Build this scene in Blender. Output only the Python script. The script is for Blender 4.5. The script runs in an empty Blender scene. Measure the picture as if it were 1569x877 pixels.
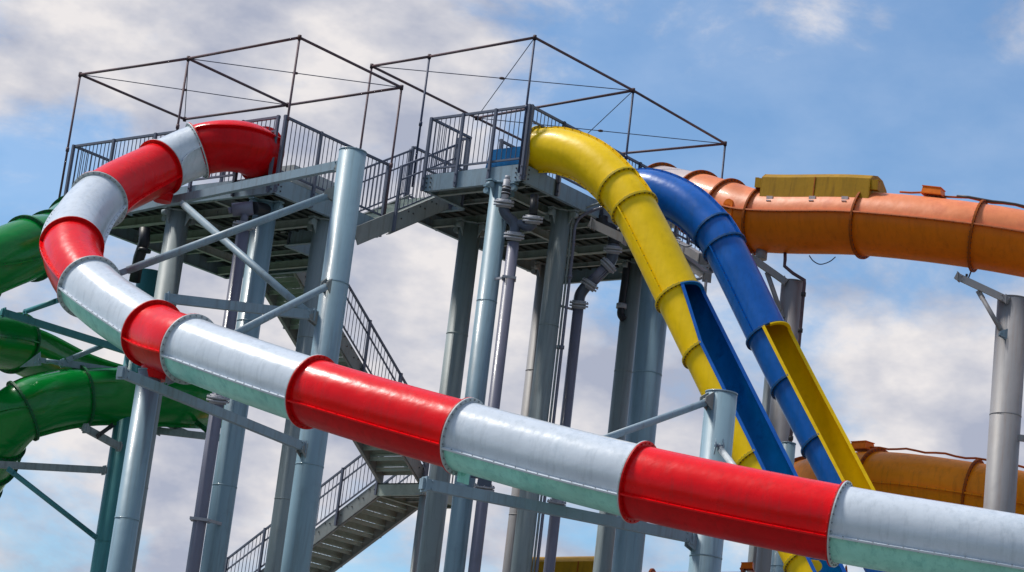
import bpy, math, random
from mathutils import Vector, Matrix
random.seed(7)
sc = bpy.context.scene
COL = sc.collection
# ------------------------------------------------------------------ camera
FPX, PITCH, ROLL, AZ = 3598.5, .245157, .118683, .887536      # focal length in photo pixels, measured angles
CX, CY = 784.5, 438.5
EYE = Vector((0, 0, 1.6))
Fw = Vector((0, math.cos(PITCH), math.sin(PITCH)))
Uw = Vector((0, -math.sin(PITCH), math.cos(PITCH)))
Xw = Vector((1, 0, 0))
IR = Xw*math.cos(ROLL) + Uw*math.sin(ROLL)
IU = -Xw*math.sin(ROLL) + Uw*math.cos(ROLL)
cam = bpy.data.cameras.new('camera'); co = bpy.data.objects.new('camera', cam); COL.objects.link(co)
co.matrix_world = Matrix(((IR.x, IU.x, -Fw.x, EYE.x), (IR.y, IU.y, -Fw.y, EYE.y), (IR.z, IU.z, -Fw.z, EYE.z), (0, 0, 0, 1)))
cam.sensor_width = 36; cam.lens = 36*FPX/1569; cam.clip_end = 6000; cam.clip_start = .5
sc.camera = co
sc.render.resolution_x = 1024; sc.render.resolution_y = 572
sc.view_settings.view_transform = 'Standard'; sc.view_settings.look = 'None'
sc.view_settings.exposure = 0.22; sc.view_settings.gamma = 1

def ray(x, y): return Fw + IR*((x-CX)/FPX) + IU*((CY-y)/FPX)
def at(x, y, Y):                      # the point on the ray at distance Y in front of the camera
    d = ray(x, y); return EYE + d*(Y/d.y)
def atz(x, y, z):
    d = ray(x, y); return EYE + d*((z-EYE.z)/d.z)
UD = Vector((-math.sin(AZ), math.cos(AZ), 0))      # tower axis running left and away
VD = Vector((math.cos(AZ), math.sin(AZ), 0))       # tower axis running right and away
ZD = Vector((0, 0, 1))
def onplane(x, y, O, n):
    d = ray(x, y); return EYE + d*(((O-EYE).dot(n))/d.dot(n))

# ------------------------------------------------------------------ sky and sun
SUN_EL = math.radians(57); SUN_AZ = math.radians(284)     # compass style, 0 = +Y, clockwise
sd = Vector((math.sin(SUN_AZ)*math.cos(SUN_EL), math.cos(SUN_AZ)*math.cos(SUN_EL), math.sin(SUN_EL)))
w = bpy.data.worlds.new('World'); sc.world = w; w.use_nodes = True
nt = w.node_tree; nt.nodes.clear()
def N(t, **k):
    n = nt.nodes.new(t)
    for a, b in k.items(): setattr(n, a, b)
    return n
def lk(a, b): nt.links.new(a, b)
def mth(op, a, b=None, c=None, clamp=False):
    n = N('ShaderNodeMath', operation=op); n.use_clamp = clamp
    for i, v in enumerate((a, b, c)):
        if v is None: continue
        if isinstance(v, (int, float)): n.inputs[i].default_value = v
        else: lk(v, n.inputs[i])
    return n.outputs[0]
tc = N('ShaderNodeTexCoord')
sky = N('ShaderNodeTexSky', sky_type='NISHITA'); sky.sun_disc = False
sky.sun_elevation = SUN_EL; sky.sun_rotation = SUN_AZ; sky.air_density = 1.0; sky.dust_density = .6; sky.ozone_density = 2.0
skyb = N('ShaderNodeVectorMath', operation='MULTIPLY'); lk(sky.outputs[0], skyb.inputs[0]); skyb.inputs[1].default_value = (.077, .112, .131)
# cloud noise, stretched sideways as low clouds are
mp = N('ShaderNodeMapping'); lk(tc.outputs['Generated'], mp.inputs[0]); mp.inputs['Scale'].default_value = (1.0, 1.0, 1.75)
mp.inputs['Location'].default_value = (.35, .2, .1)
n1 = N('ShaderNodeTexNoise'); lk(mp.outputs[0], n1.inputs['Vector']); n1.inputs['Scale'].default_value = 11; n1.inputs['Detail'].default_value = 10; n1.inputs['Roughness'].default_value = .62; n1.inputs['Distortion'].default_value = .25
n2 = N('ShaderNodeTexNoise'); lk(mp.outputs[0], n2.inputs['Vector']); n2.inputs['Scale'].default_value = 16; n2.inputs['Detail'].default_value = 5; n2.inputs['Roughness'].default_value = .55
n3 = N('ShaderNodeTexNoise'); lk(mp.outputs[0], n3.inputs['Vector']); n3.inputs['Scale'].default_value = 4; n3.inputs['Detail'].default_value = 3
cov = mth('MULTIPLY_ADD', n1.outputs[0], 2.4, -1.06)
cov = mth('ADD', cov, mth('MULTIPLY_ADD', n3.outputs[0], .6, -.3))
for (x, y, rad, amp) in ((120, 20, 230, .55), (420, 70, 260, .40), (640, 40, 150, .25), (160, 190, 95, -.45), (40, 250, 110, -.28), (560, 620, 330, .50),
        (330, 560, 200, .35), (800, 560, 200, .25), (1390, 545, 190, .62), (1560, 600, 140, .3), (1100, 640, 160, .35), (1250, 170, 330, -.34), (1480, 250, 260, -.34), (1000, 330, 170, -.05), (1490, 760, 150, .3), (950, 60, 150, -.15),
        (1350, 35, 34, .20), (1245, 35, 46, .10), (1060, 60, 110, -.2), (1545, 50, 44, .22), (1465, 285, 40, .3), (60, 700, 150, .2), (90, 790, 130, -.10), (720, 850, 160, -.05), (930, 430, 90, -.25), (250, 860, 140, .15), (1500, 470, 70, -.2)):
    d = ray(x, y).normalized()
    dp = N('ShaderNodeVectorMath', operation='DOT_PRODUCT'); nrm = N('ShaderNodeVectorMath', operation='NORMALIZE'); lk(tc.outputs['Generated'], nrm.inputs[0])
    lk(nrm.outputs[0], dp.inputs[0]); dp.inputs[1].default_value = d
    k = -2.0*(FPX/rad)**2                  # exp(-theta^2/sigma^2), theta^2 = 2(1-cos)
    e = mth('EXPONENT', mth('MULTIPLY', mth('SUBTRACT', 1.0, dp.outputs['Value']), k))
    cov = mth('MULTIPLY_ADD', e, amp, cov)
mr = N('ShaderNodeMapRange', interpolation_type='SMOOTHSTEP'); lk(cov, mr.inputs[0]); mr.inputs[1].default_value = -.14; mr.inputs[2].default_value = .56
mr.inputs[3].default_value = .17
cr = N('ShaderNodeValToRGB'); lk(n2.outputs[0], cr.inputs[0])
cr.color_ramp.elements[0].position = .36; cr.color_ramp.elements[0].color = (.36, .39, .49, 1)
cr.color_ramp.elements[1].position = .63; cr.color_ramp.elements[1].color = (.73, .70, .70, 1)
e = cr.color_ramp.elements.new(.5); e.color = (.53, .535, .59, 1)
mx = N('ShaderNodeMix', data_type='RGBA'); lk(mr.outputs[0], mx.inputs[0]); lk(skyb.outputs[0], mx.inputs[6]); lk(cr.outputs[0], mx.inputs[7])
# added dimming of the unseen sky behind the viewer, for stronger lighting contrast
bd = N('ShaderNodeVectorMath', operation='DOT_PRODUCT'); lk(nrm.outputs[0], bd.inputs[0]); bd.inputs[1].default_value = (0, .86, .5)
bm = N('ShaderNodeMapRange', interpolation_type='SMOOTHSTEP'); lk(bd.outputs['Value'], bm.inputs[0]); bm.inputs[1].default_value = -.35; bm.inputs[2].default_value = .75; bm.inputs[3].default_value = .72; bm.inputs[4].default_value = 1.0
bv = N('ShaderNodeVectorMath', operation='SCALE'); lk(mx.outputs[2], bv.inputs[0]); lk(bm.outputs[0], bv.inputs['Scale'])
bg = N('ShaderNodeBackground'); lk(bv.outputs[0], bg.inputs[0]); bg.inputs[1].default_value = 1.0
ow = N('ShaderNodeOutputWorld'); lk(bg.outputs[0], ow.inputs[0])
sl = bpy.data.lights.new('sun', 'SUN'); sl.energy = 3.4; sl.angle = math.radians(11); sl.color = (1, .95, .87)
so = bpy.data.objects.new('sun', sl); COL.objects.link(so); so.rotation_euler = sd.to_track_quat('Z', 'Y').to_euler()

# ------------------------------------------------------------------ materials
def mat(name, col, rough=.5, metal=0., coat=0., var=.12, scale=3., bump=0., streak=0., col2=None, dirt=None, spec=.38, runs=None, wave=0.):
    m = bpy.data.materials.new(name); m.use_nodes = True; t = m.node_tree; b = t.nodes['Principled BSDF']
    b.inputs['Roughness'].default_value = rough; b.inputs['Metallic'].default_value = metal
    b.inputs['Coat Weight'].default_value = coat; b.inputs['Coat Roughness'].default_value = .08
    b.inputs['Specular IOR Level'].default_value = spec
    c = t.nodes.new('ShaderNodeTexCoord'); mp = t.nodes.new('ShaderNodeMapping'); t.links.new(c.outputs['Object'], mp.inputs[0])
    if streak: mp.inputs['Scale'].default_value = (1, 1, streak)
    n = t.nodes.new('ShaderNodeTexNoise'); n.inputs['Scale'].default_value = scale; n.inputs['Detail'].default_value = 6; n.inputs['Roughness'].default_value = .6
    t.links.new(mp.outputs[0], n.inputs['Vector'])
    r = t.nodes.new('ShaderNodeValToRGB'); r.color_ramp.elements[0].position = .3; r.color_ramp.elements[1].position = .7
    c2 = col2 or tuple(x*(1+var) for x in col); c1 = tuple(x*(1-var) for x in col)
    r.color_ramp.elements[0].color = (*c1, 1); r.color_ramp.elements[1].color = (*c2, 1)
    t.links.new(n.outputs[0], r.inputs[0])
    out = r.outputs[0]
    if dirt:                                     # blotchy grime with a shape of its own
        n2 = t.nodes.new('ShaderNodeTexNoise'); n2.inputs['Scale'].default_value = 1.7; n2.inputs['Detail'].default_value = 9; n2.inputs['Roughness'].default_value = .7
        t.links.new(c.outputs['Object'], n2.inputs['Vector'])
        r2 = t.nodes.new('ShaderNodeValToRGB'); r2.color_ramp.elements[0].position = .52; r2.color_ramp.elements[1].position = .75
        r2.color_ramp.elements[0].color = (0, 0, 0, 1); r2.color_ramp.elements[1].color = (dirt[3],)*3 + (1,)
        t.links.new(n2.outputs[0], r2.inputs[0])
        mx = t.nodes.new('ShaderNodeMix'); mx.data_type = 'RGBA'; t.links.new(r2.outputs[0], mx.inputs[0]); t.links.new(out, mx.inputs[6]); mx.inputs[7].default_value = (*dirt[:3], 1)
        out = mx.outputs[2]
    if runs:                                     # vertical water and grime runs
        m3 = t.nodes.new('ShaderNodeMapping'); m3.inputs['Scale'].default_value = (6.5, 6.5, .42); t.links.new(c.outputs['Object'], m3.inputs[0])
        n4 = t.nodes.new('ShaderNodeTexNoise'); n4.inputs['Scale'].default_value = 1.6; n4.inputs['Detail'].default_value = 8; n4.inputs['Roughness'].default_value = .68; t.links.new(m3.outputs[0], n4.inputs['Vector'])
        r4_ = t.nodes.new('ShaderNodeValToRGB'); r4_.color_ramp.elements[0].position = .50; r4_.color_ramp.elements[1].position = .70
        r4_.color_ramp.elements[0].color = (0, 0, 0, 1); r4_.color_ramp.elements[1].color = (runs[3],)*3 + (1,); t.links.new(n4.outputs[0], r4_.inputs[0])
        mx3 = t.nodes.new('ShaderNodeMix'); mx3.data_type = 'RGBA'; t.links.new(r4_.outputs[0], mx3.inputs[0]); t.links.new(out, mx3.inputs[6]); mx3.inputs[7].default_value = (*runs[:3], 1); out = mx3.outputs[2]
    t.links.new(out, b.inputs['Base Color'])
    rr = t.nodes.new('ShaderNodeMapRange'); rr.inputs[3].default_value = max(.03, rough-.07); rr.inputs[4].default_value = min(1, rough+.12); t.links.new(n.outputs[0], rr.inputs[0]); t.links.new(rr.outputs[0], b.inputs['Roughness'])
    if bump:
        bp = t.nodes.new('ShaderNodeBump'); bp.inputs['Strength'].default_value = bump; bp.inputs['Distance'].default_value = .02
        nb = t.nodes.new('ShaderNodeTexNoise'); nb.inputs['Scale'].default_value = scale*5; nb.inputs['Detail'].default_value = 4; t.links.new(c.outputs['Object'], nb.inputs['Vector'])
        t.links.new(nb.outputs[0], bp.inputs['Height']); last = bp.outputs[0]
        if wave:                                 # slow unevenness of laid-up fibreglass
            b2 = t.nodes.new('ShaderNodeBump'); b2.inputs['Strength'].default_value = wave; b2.inputs['Distance'].default_value = .06
            nw = t.nodes.new('ShaderNodeTexNoise'); nw.inputs['Scale'].default_value = 2.6; nw.inputs['Detail'].default_value = 2; t.links.new(c.outputs['Object'], nw.inputs['Vector'])
            t.links.new(nw.outputs[0], b2.inputs['Height']); t.links.new(last, b2.inputs['Normal']); last = b2.outputs[0]
        t.links.new(last, b.inputs['Normal'])
    return m
M = dict(
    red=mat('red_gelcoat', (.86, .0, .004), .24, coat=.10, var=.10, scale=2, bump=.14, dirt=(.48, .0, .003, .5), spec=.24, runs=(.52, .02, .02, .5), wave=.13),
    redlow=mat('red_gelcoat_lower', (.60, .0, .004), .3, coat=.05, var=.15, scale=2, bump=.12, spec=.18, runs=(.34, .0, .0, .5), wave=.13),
    redfl=mat('red_flange', (.60, .003, .004), .45, var=.2, scale=6, spec=.3),
    white=mat('white_gelcoat', (.66, .72, .80), .22, coat=.35, var=.08, scale=1.6, bump=.14, dirt=(.33, .42, .50, .6), runs=(.36, .41, .46, .4), wave=.15),
    mint=mat('mint_tone', (.36, .82, .72), .3, coat=.2, var=.2, scale=1.2, bump=.12, dirt=(.10, .48, .44, .6), runs=(.12, .45, .42, .5), wave=.13),  # mint tone below the seams of the later white sections
    whitefl=mat('white_flange', (.52, .56, .58), .45, var=.15, scale=8, dirt=(.2, .2, .2, .6)),
    yellow=mat('yellow_gelcoat', (.95, .62, .0), .38, coat=.05, var=.06, scale=2, bump=.1, dirt=(.74, .45, .0, .5), spec=.22, runs=(.70, .44, .0, .35), wave=.2),
    yellowfl=mat('yellow_flange', (.58, .42, .0), .5, var=.2, scale=8),
    blue=mat('blue_gelcoat', (.0, .115, .50), .3, coat=.15, var=.15, scale=2, bump=.1, dirt=(.0, .07, .28, .5), spec=.35, runs=(.0, .08, .3, .5), wave=.2),
    bluein=mat('blue_gelcoat_inside', (.0, .17, .46), .35, coat=.15, var=.2, scale=2, bump=.1, dirt=(.0, .02, .12, .85)),
    bluefl=mat('blue_flange', (.0, .08, .26), .5, var=.2, scale=8),
    yellowin=mat('yellow_gelcoat_inside', (.86, .56, .0), .4, coat=.05, var=.1, scale=2, bump=.1, dirt=(.60, .36, .0, .6), spec=.22),
    green=mat('green_gelcoat', (.0, .215, .03), .2, coat=.35, var=.12, scale=1.5, bump=.08, dirt=(.0, .15, .025, .4), spec=.3, wave=.25),
    greenfl=mat('green_flange', (.0, .12, .035), .5, var=.25, scale=8),
    greenlip=mat('green_lip', (.0, .42, .06), .4, var=.1, scale=6),
    orange=mat('orange_gelcoat', (.78, .175, .0), .42, coat=.05, var=.12, scale=1.6, bump=.15, dirt=(.50, .09, .0, .6), spec=.22, runs=(.42, .08, .0, .4), wave=.2),
    pinkish=mat('faded_sky_tinted_orange', (.82, .25, .10), .42, coat=.08, var=.12, scale=1.4, bump=.15, dirt=(.56, .11, .06, .8), spec=.28, runs=(.62, .16, .07, .4), wave=.2),  # pink upper shell: fading plus sky reflection put into the colour
    amber=mat('amber_gelcoat', (.92, .28, .0), .42, coat=.05, var=.12, scale=1.6, bump=.1, dirt=(.62, .19, .0, .6), spec=.22, runs=(.5, .14, .0, .5), wave=.2),
    orangefl=mat('orange_flange', (.34, .075, .004), .6, var=.25, scale=8, spec=.2),
    palecap=mat('pale_gelcoat', (.52, .43, .42), .4, coat=.2, var=.1, scale=3),
    mustard=mat('mustard_cover', (.37, .195, .0), .5, var=.12, scale=2, bump=.1, dirt=(.24, .13, .0, .7), spec=.2, runs=(.2, .10, .0, .7)),
    col=mat('column_paint', (.22, .34, .42), .42, coat=.15, var=.07, scale=1.2, streak=.12, bump=.08, wave=.12, runs=(.13, .17, .19, .6), dirt=(.15, .23, .29, .5)),
    colgrey=mat('column_paint_aged', (.27, .325, .345), .5, var=.08, scale=1.2, streak=.12, bump=.08, wave=.12, runs=(.13, .14, .14, .6), dirt=(.18, .2, .2, .5)),
    colteal=mat('column_paint_teal', (.06, .26, .29), .45, var=.08, scale=1.2, streak=.12, bump=.08, wave=.12, runs=(.04, .15, .17, .6), dirt=(.04, .2, .22, .5)),
    coltan=mat('column_paint_warm', (.29, .285, .30), .5, var=.08, scale=1.2, streak=.12, bump=.08, wave=.12, runs=(.24, .18, .15, .6), dirt=(.22, .2, .2, .5)),
    steel=mat('tower_paint', (.24, .33, .40), .45, var=.1, bump=.1, runs=(.13, .12, .11, .5), scale=2.5, dirt=(.15, .2, .24, .6)),
    rail=mat('railing_paint', (.115, .13, .185), .5, var=.12, scale=3),
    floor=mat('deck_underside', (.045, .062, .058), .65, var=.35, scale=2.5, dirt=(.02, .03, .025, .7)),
    joist=mat('joist_paint', (.33, .38, .37), .55, var=.15, bump=.1, runs=(.13, .12, .11, .5), scale=3, dirt=(.17, .19, .18, .6)),
    stair=mat('stair_paint', (.36, .42, .38), .55, var=.2, scale=3, dirt=(.15, .16, .13, .7)),
    stringer=mat('stringer_paint', (.26, .28, .28), .55, var=.12, bump=.1, runs=(.13, .12, .11, .5), scale=3, dirt=(.15, .14, .13, .6)),
    rust=mat('rusty_frame_pipe', (.115, .075, .095), .6, var=.3, scale=7, dirt=(.19, .075, .035, .8)),
    cable=mat('dark_cable', (.035, .05, .11), .5, var=.1),
    wbolt=mat('weathered_bolt', (.24, .26, .28), .5, var=.2, scale=9),
    dark=mat('dark_bolt', (.05, .045, .05), .5, var=.2, scale=9),
    black=mat('black_rubber', (.018, .02, .028), .45, var=.3, scale=6),
    pvc=mat('grey_pvc', (.155, .16, .225), .38, coat=.2, var=.12, scale=2, streak=.2, dirt=(.1, .1, .14, .6)),
    pvcd=mat('dark_pvc', (.06, .075, .115), .35, coat=.2, var=.2, scale=4),
    coup=mat('pale_coupling', (.36, .37, .42), .5, var=.12, scale=6),
    conc=mat('concrete_ground', (.17, .165, .16), .85, var=.12, scale=.3, bump=.3),
    grass=mat('grass_ground', (.06, .09, .03), .95, var=.3, scale=.4, bump=.3),
)

# ------------------------------------------------------------------ mesh helpers
class MB:
    def __init__(s): s.v = []; s.f = []; s.m = []; s.s = []
    def add(s, vs, fs, mi=0, sm=False):
        o = len(s.v); s.v += [Vector(x) for x in vs]
        for f in fs: s.f.append([i+o for i in f]); s.m.append(mi); s.s.append(sm)
    def box(s, c, ax, ay, az, mi=0):               # half-axis vectors
        vs = [c+ax*i+ay*j+az*k for i in (-1, 1) for j in (-1, 1) for k in (-1, 1)]
        s.add(vs, [(0, 1, 3, 2), (4, 6, 7, 5), (0, 4, 5, 1), (2, 3, 7, 6), (0, 2, 6, 4), (1, 5, 7, 3)], mi)
    def beam(s, p, q, w_, h, up=ZD, mi=0):
        d = (q-p); L = d.length; d = d/L
        if abs(d.dot(up)) > .98: up = UD
        sx = d.cross(up).normalized(); uu = sx.cross(d)
        s.box((p+q)/2, d*L/2, sx*w_/2, uu*h/2, mi)
    def channel(s, p, q, w_, h, n, mi=0, t=.012):   # C section, web on the outside (n)
        s.beam(p, q, t, h, ZD, mi)
        o = n*(-w_/2-t/2-.001)
        s.beam(p+o+ZD*(h/2-t/2), q+o+ZD*(h/2-t/2), w_, t, ZD, mi); s.beam(p+o-ZD*(h/2-t/2), q+o-ZD*(h/2-t/2), w_, t, ZD, mi)
    def ibeam(s, p, q, w_, h, mi=0, t=.014):
        s.beam(p, q, t, h-2*t, ZD, mi); s.beam(p-ZD*(h/2-t/2), q-ZD*(h/2-t/2), w_, t, ZD, mi); s.beam(p+ZD*(h/2-t/2), q+ZD*(h/2-t/2), w_, t, ZD, mi)
    def cyl(s, p, q, r, n=12, mi=0, r2=None, cap=True):
        s.tube([p, q], [r, r if r2 is None else r2], n, mi, cap)
    def tube(s, pts, rs, n=12, mi=0, cap=True):
        if not hasattr(rs, '__len__'): rs = [rs]*len(pts)
        rings = []; prev = None
        for i, p in enumerate(pts):
            a = pts[max(i-1, 0)]; b = pts[min(i+1, len(pts)-1)]; t = (b-a).normalized()
            if prev is None:
                x = t.cross(ZD if abs(t.z) < .9 else Xw).normalized()
            else: x = (prev - t*prev.dot(t)).normalized()
            prev = x; y = t.cross(x)
            rings.append([p + (x*math.cos(2*math.pi*k/n)+y*math.sin(2*math.pi*k/n))*rs[i] for k in range(n)])
        vs = [v for r in rings for v in r]; fs = []
        for i in range(len(pts)-1):
            for k in range(n): fs.append((i*n+k, i*n+(k+1) % n, (i+1)*n+(k+1) % n, (i+1)*n+k))
        s.add(vs, fs, mi, True)
        if cap:
            o = len(s.v)-len(vs)
            s.f.append([o+k for k in range(n)][::-1]); s.m.append(mi); s.s.append(False)
            s.f.append([o+(len(pts)-1)*n+k for k in range(n)]); s.m.append(mi); s.s.append(False)
    def bolt(s, p, n, r=.014, h=.014, mi=0):
        s.cyl(p, p+n*h, r, 6, mi)
    def build(s, name, mats, parent=None, origin=None):
        me = bpy.data.meshes.new(name)
        O = origin if origin is not None else Vector((0, 0, 0))
        me.from_pydata([tuple(x-O) for x in s.v], [], s.f)
        if not isinstance(mats, (list, tuple)): mats = [mats]
        for m in mats: me.materials.append(m)
        me.polygons.foreach_set('material_index', s.m); me.polygons.foreach_set('use_smooth', s.s)
        me.update()
        import bmesh
        b = bmesh.new(); b.from_mesh(me); bmesh.ops.recalc_face_normals(b, faces=b.faces); b.to_mesh(me); b.free()
        o = bpy.data.objects.new(name, me); COL.objects.link(o)
        if parent is not None:
            o.parent = parent
            off = parent.get('_o'); pw = Vector(off) if off is not None else Vector((0, 0, 0))
            o.location = O-pw; o['_o'] = tuple(O)
        else:
            o.location = O; o['_o'] = tuple(O)
        return o
def tag(o, label, cat, group=None):
    o['label'] = label; o['category'] = cat
    if group: o['group'] = group
    return o
def thing(name, loc, label, cat, group=None):
    o = bpy.data.objects.new(name, None); COL.objects.link(o); o.location = loc; o['_o'] = tuple(loc); o.empty_display_size = .3
    return tag(o, label, cat, group)
def struct(name, mb, m):
    o = mb.build(name, m); o['kind'] = 'structure'; return o
def catmull(P, per=10):
    out = []
    n = len(P)
    for i in range(n-1):
        p0 = P[i-1] if i > 0 else P[0]*2-P[1]; p1 = P[i]; p2 = P[i+1]; p3 = P[i+2] if i+2 < n else P[-1]*2-P[-2]
        for k in range(per):
            t = k/per
            # centripetal-like damping by using chord lengths
            d1 = (p2-p1).length; m1 = (p2-p0)/max((p2-p1).length+(p1-p0).length, 1e-6)*d1; m2 = (p3-p1)/max((p3-p2).length+(p2-p1).length, 1e-6)*d1
            out.append(p1*(2*t**3-3*t*t+1)+m1*(t**3-2*t*t+t)+p2*(-2*t**3+3*t*t)+m2*(t**3-t*t))
    out.append(P[-1].copy()); return out

# ------------------------------------------------------------------ ground
g = MB(); R_ = 3000
g.add([(-R_, -R_, 0), (R_, -R_, 0), (R_, R_, 0), (-R_, R_, 0)], [(0, 1, 2, 3)]); struct('ground', g, M['grass'])
g = MB(); g.add([(-30, 10, .004), (40, 10, .004), (40, 75, .004), (-30, 75, .004)], [(0, 1, 2, 3)]); struct('pavement', g, M['conc'])

# ------------------------------------------------------------------ slides
def frames(pts):
    fr = []
    for i, p in enumerate(pts):
        a = pts[max(i-1, 0)]; b = pts[min(i+1, len(pts)-1)]; t = (b-a).normalized()
        s_ = t.cross(ZD).normalized(); u_ = s_.cross(t); fr.append((p, t, s_, u_))
    return fr
def cs(fr, ang, r): p, t, s_, u_ = fr; return p+(s_*math.cos(ang)+u_*math.sin(ang))*r
def section(parent, fr, R, mats, seam, flmat, boltmat, open_arc=None, fh=.06, name='tube_section', start_fl=True, end_fl=True, lipmat=None, bolts=True, seams=(1, 1), label=None, innerfl=None):
    """fr = frames along the section. mats = (upper, lower, inside). seam = angle of the first seam.
    open_arc = (a0, a1) angles between which the shell is cut away (may be functions of 0..1)."""
    n = 48; th = .014; nf = len(fr); mb = MB()
    closed = open_arc is None
    def arc(k):
        if closed: return [seam + 2*math.pi*i/n for i in range(n)]
        t = k/(nf-1); a0, a1 = open_arc(t)
        return [a1 + (2*math.pi-(a1-a0))*i/(n-1) for i in range(n)]
    for rad, which in ((R, 'o'), (R-th, 'i')):
        vs = []; fs = [[], []]
        for k in range(nf): vs += [cs(fr[k], a, rad) for a in arc(k)]
        for k in range(nf-1):
            for i in range(n if closed else n-1):
                j = (i+1) % n
                f = (k*n+i, k*n+j, (k+1)*n+j, (k+1)*n+i)
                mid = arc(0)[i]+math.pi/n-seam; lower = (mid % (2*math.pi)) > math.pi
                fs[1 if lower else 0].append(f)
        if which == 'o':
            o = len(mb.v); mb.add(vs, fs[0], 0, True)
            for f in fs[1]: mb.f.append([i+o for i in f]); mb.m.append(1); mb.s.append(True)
        else: mb.add(vs, fs[0]+fs[1], 2, True)
    root = parent.get('_o')
    ob = mb.build(name, list(mats), parent, fr[nf//2][0])
    if label: ob['label'] = label
    # rings
    ends = ([0] if start_fl else []) + ([nf-1] if end_fl else [])
    for k in ends:
        fl = MB()
        p, t, s_, u_ = fr[k]; inw = t if k == 0 else -t
        m = 48; t0, t1 = .002, .02
        A = arc(k) if not closed else [seam+2*math.pi*i/m for i in range(m+1)]
        m_ = len(A); vs = []
        for off, rr in ((t0, R+.001), (t0, R+fh), (t1, R+fh), (t1, R+.001)):
            vs += [p+inw*off+(s_*math.cos(a)+u_*math.sin(a))*rr for a in A]
        fs = []
        for q in range(4):
            for i in range(m_-1): fs.append((q*m_+i, q*m_+i+1, ((q+1) % 4)*m_+i+1, ((q+1) % 4)*m_+i))
        fl.add(vs, fs, 0)
        if bolts:
            nb = int(2*math.pi*(R+fh/2)/.105)
            span = A[-1]-A[0]
            for i in range(nb):
                a = A[0]+span*(i+.5)/nb
                c = p+inw*(t1)+(s_*math.cos(a)+u_*math.sin(a))*(R+fh*.55)
                fl.bolt(c, inw, .012, .014, 1)
        fl.build('joint_flange', [flmat, boltmat], ob, fr[k][0])
    # seam ribs (or the lips of an open trough)
    def rib(angf, hh, lip=False):
        vs = []; rb = MB()
        for k in range(nf):
            a = angf(k/(nf-1)); da = .011/R
            for rr in ((R-.012) if lip else R+.001, R+hh):
                for sg in (-1, 1): vs.append(cs(fr[k], a+sg*da*(2.3 if lip else 1), rr))
        fs = []
        for k in range(nf-1):
            o = k*4; q = o+4
            fs += [(o+0, q+0, q+2, o+2), (o+2, q+2, q+3, o+3), (o+3, q+3, q+1, o+1), (o+1, q+1, q+0, o+0)]
        fs += [(0, 2, 3, 1), (nf*4-4, nf*4-3, nf*4-1, nf*4-2)]
        rb.add(vs, fs, 0)
        if bolts and not lip:
            L = sum((fr[k+1][0]-fr[k][0]).length for k in range(nf-1)); nb = max(2, int(L/.17))
            for i in range(1, nb):
                x = i/nb*(nf-1); k = int(x); f_ = x-k
                a = angf(i/nb)
                c0 = cs(fr[k], a, R+hh*.6); c1 = cs(fr[min(k+1, nf-1)], a, R+hh*.6); c = c0.lerp(c1, f_)
                p, t, s_, u_ = fr[k]; tn = (-s_*math.sin(a)+u_*math.cos(a))
                for sg in (1, -1): rb.bolt(c+tn*sg*.011, tn*sg, .009, .010, 1)
        rb.build('rim_lip' if lip else 'seam_flange', [(lipmat or mats[0]) if lip else mats[0], boltmat], ob, fr[0][0])
    if closed:
        if seams[0]: rib(lambda t: seam, fh*.9)
        if seams[1]: rib(lambda t: seam+math.pi, fh*.9)
    else:
        rib(lambda t: open_arc(t)[0], .05, True); rib(lambda t: open_arc(t)[1], .05, True)
    return ob
D = math.radians
# tower datum points
NR = at(803, 250, 42); HR = NR.z; HL = HR-1.0; NL = atz(423, 268, HL)

# --- red and white slide
J = [(400, 237, 41.75), (303, 231, 41.2), (245, 257, 40.9), (152, 307, 39.5), (110, 377, 37.9), (137, 440, 36.6), (234, 511, 35.1), (291, 535, 34.2), (479, 601, 32.5), (711, 669, 31.1), (979, 739, 29.7), (1287, 803, 28.5), (1600, 857, 27.8)]
JP = [at(*j) for j in J]
ctrl = [JP[0], at(373, 226, 41.3), at(341, 224, 41.15)] + JP[1:]
e = JP[-1]; d = (JP[-1]-JP[-2]).normalized()
ctrl += [e+Vector((2.4, -.2, -.25)), e+Vector((4.8, .6, -.7)), e+Vector((6.2, 2.8, -1.2)), e+Vector((5.6, 5.4, -1.7)), e+Vector((3.0, 7.0, -2.2)), e+Vector((0.2, 7.2, -2.8))]
PER = 12; P_ = catmull(ctrl, PER); FRS = frames(P_)
sl_ = thing('tube_slide', (JP[0].x, JP[0].y, 0), 'red and white striped tube slide looping off the left platform and sweeping across the foreground', 'waterslide')
bnd = [0, 3] + list(range(4, len(ctrl)))
seams = {0: D(-32), 1: D(5), 2: D(22), 3: D(8), 4: D(0), 5: D(-14), 6: D(-20), 7: D(-24), 8: D(-26), 9: D(-30), 10: D(-28), 11: D(-26)}
for i in range(len(bnd)-1):
    a, b = bnd[i]*PER, bnd[i+1]*PER
    red = i % 2 == 0
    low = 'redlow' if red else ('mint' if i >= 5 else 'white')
    section(sl_, FRS[a:b+1], .475, (M['red' if red else 'white'], M[low], M['white']), seams.get(i, D(-26)), M['redfl' if red else 'whitefl'], M['wbolt'] if not red else M['redlow'], fh=.062)

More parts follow.
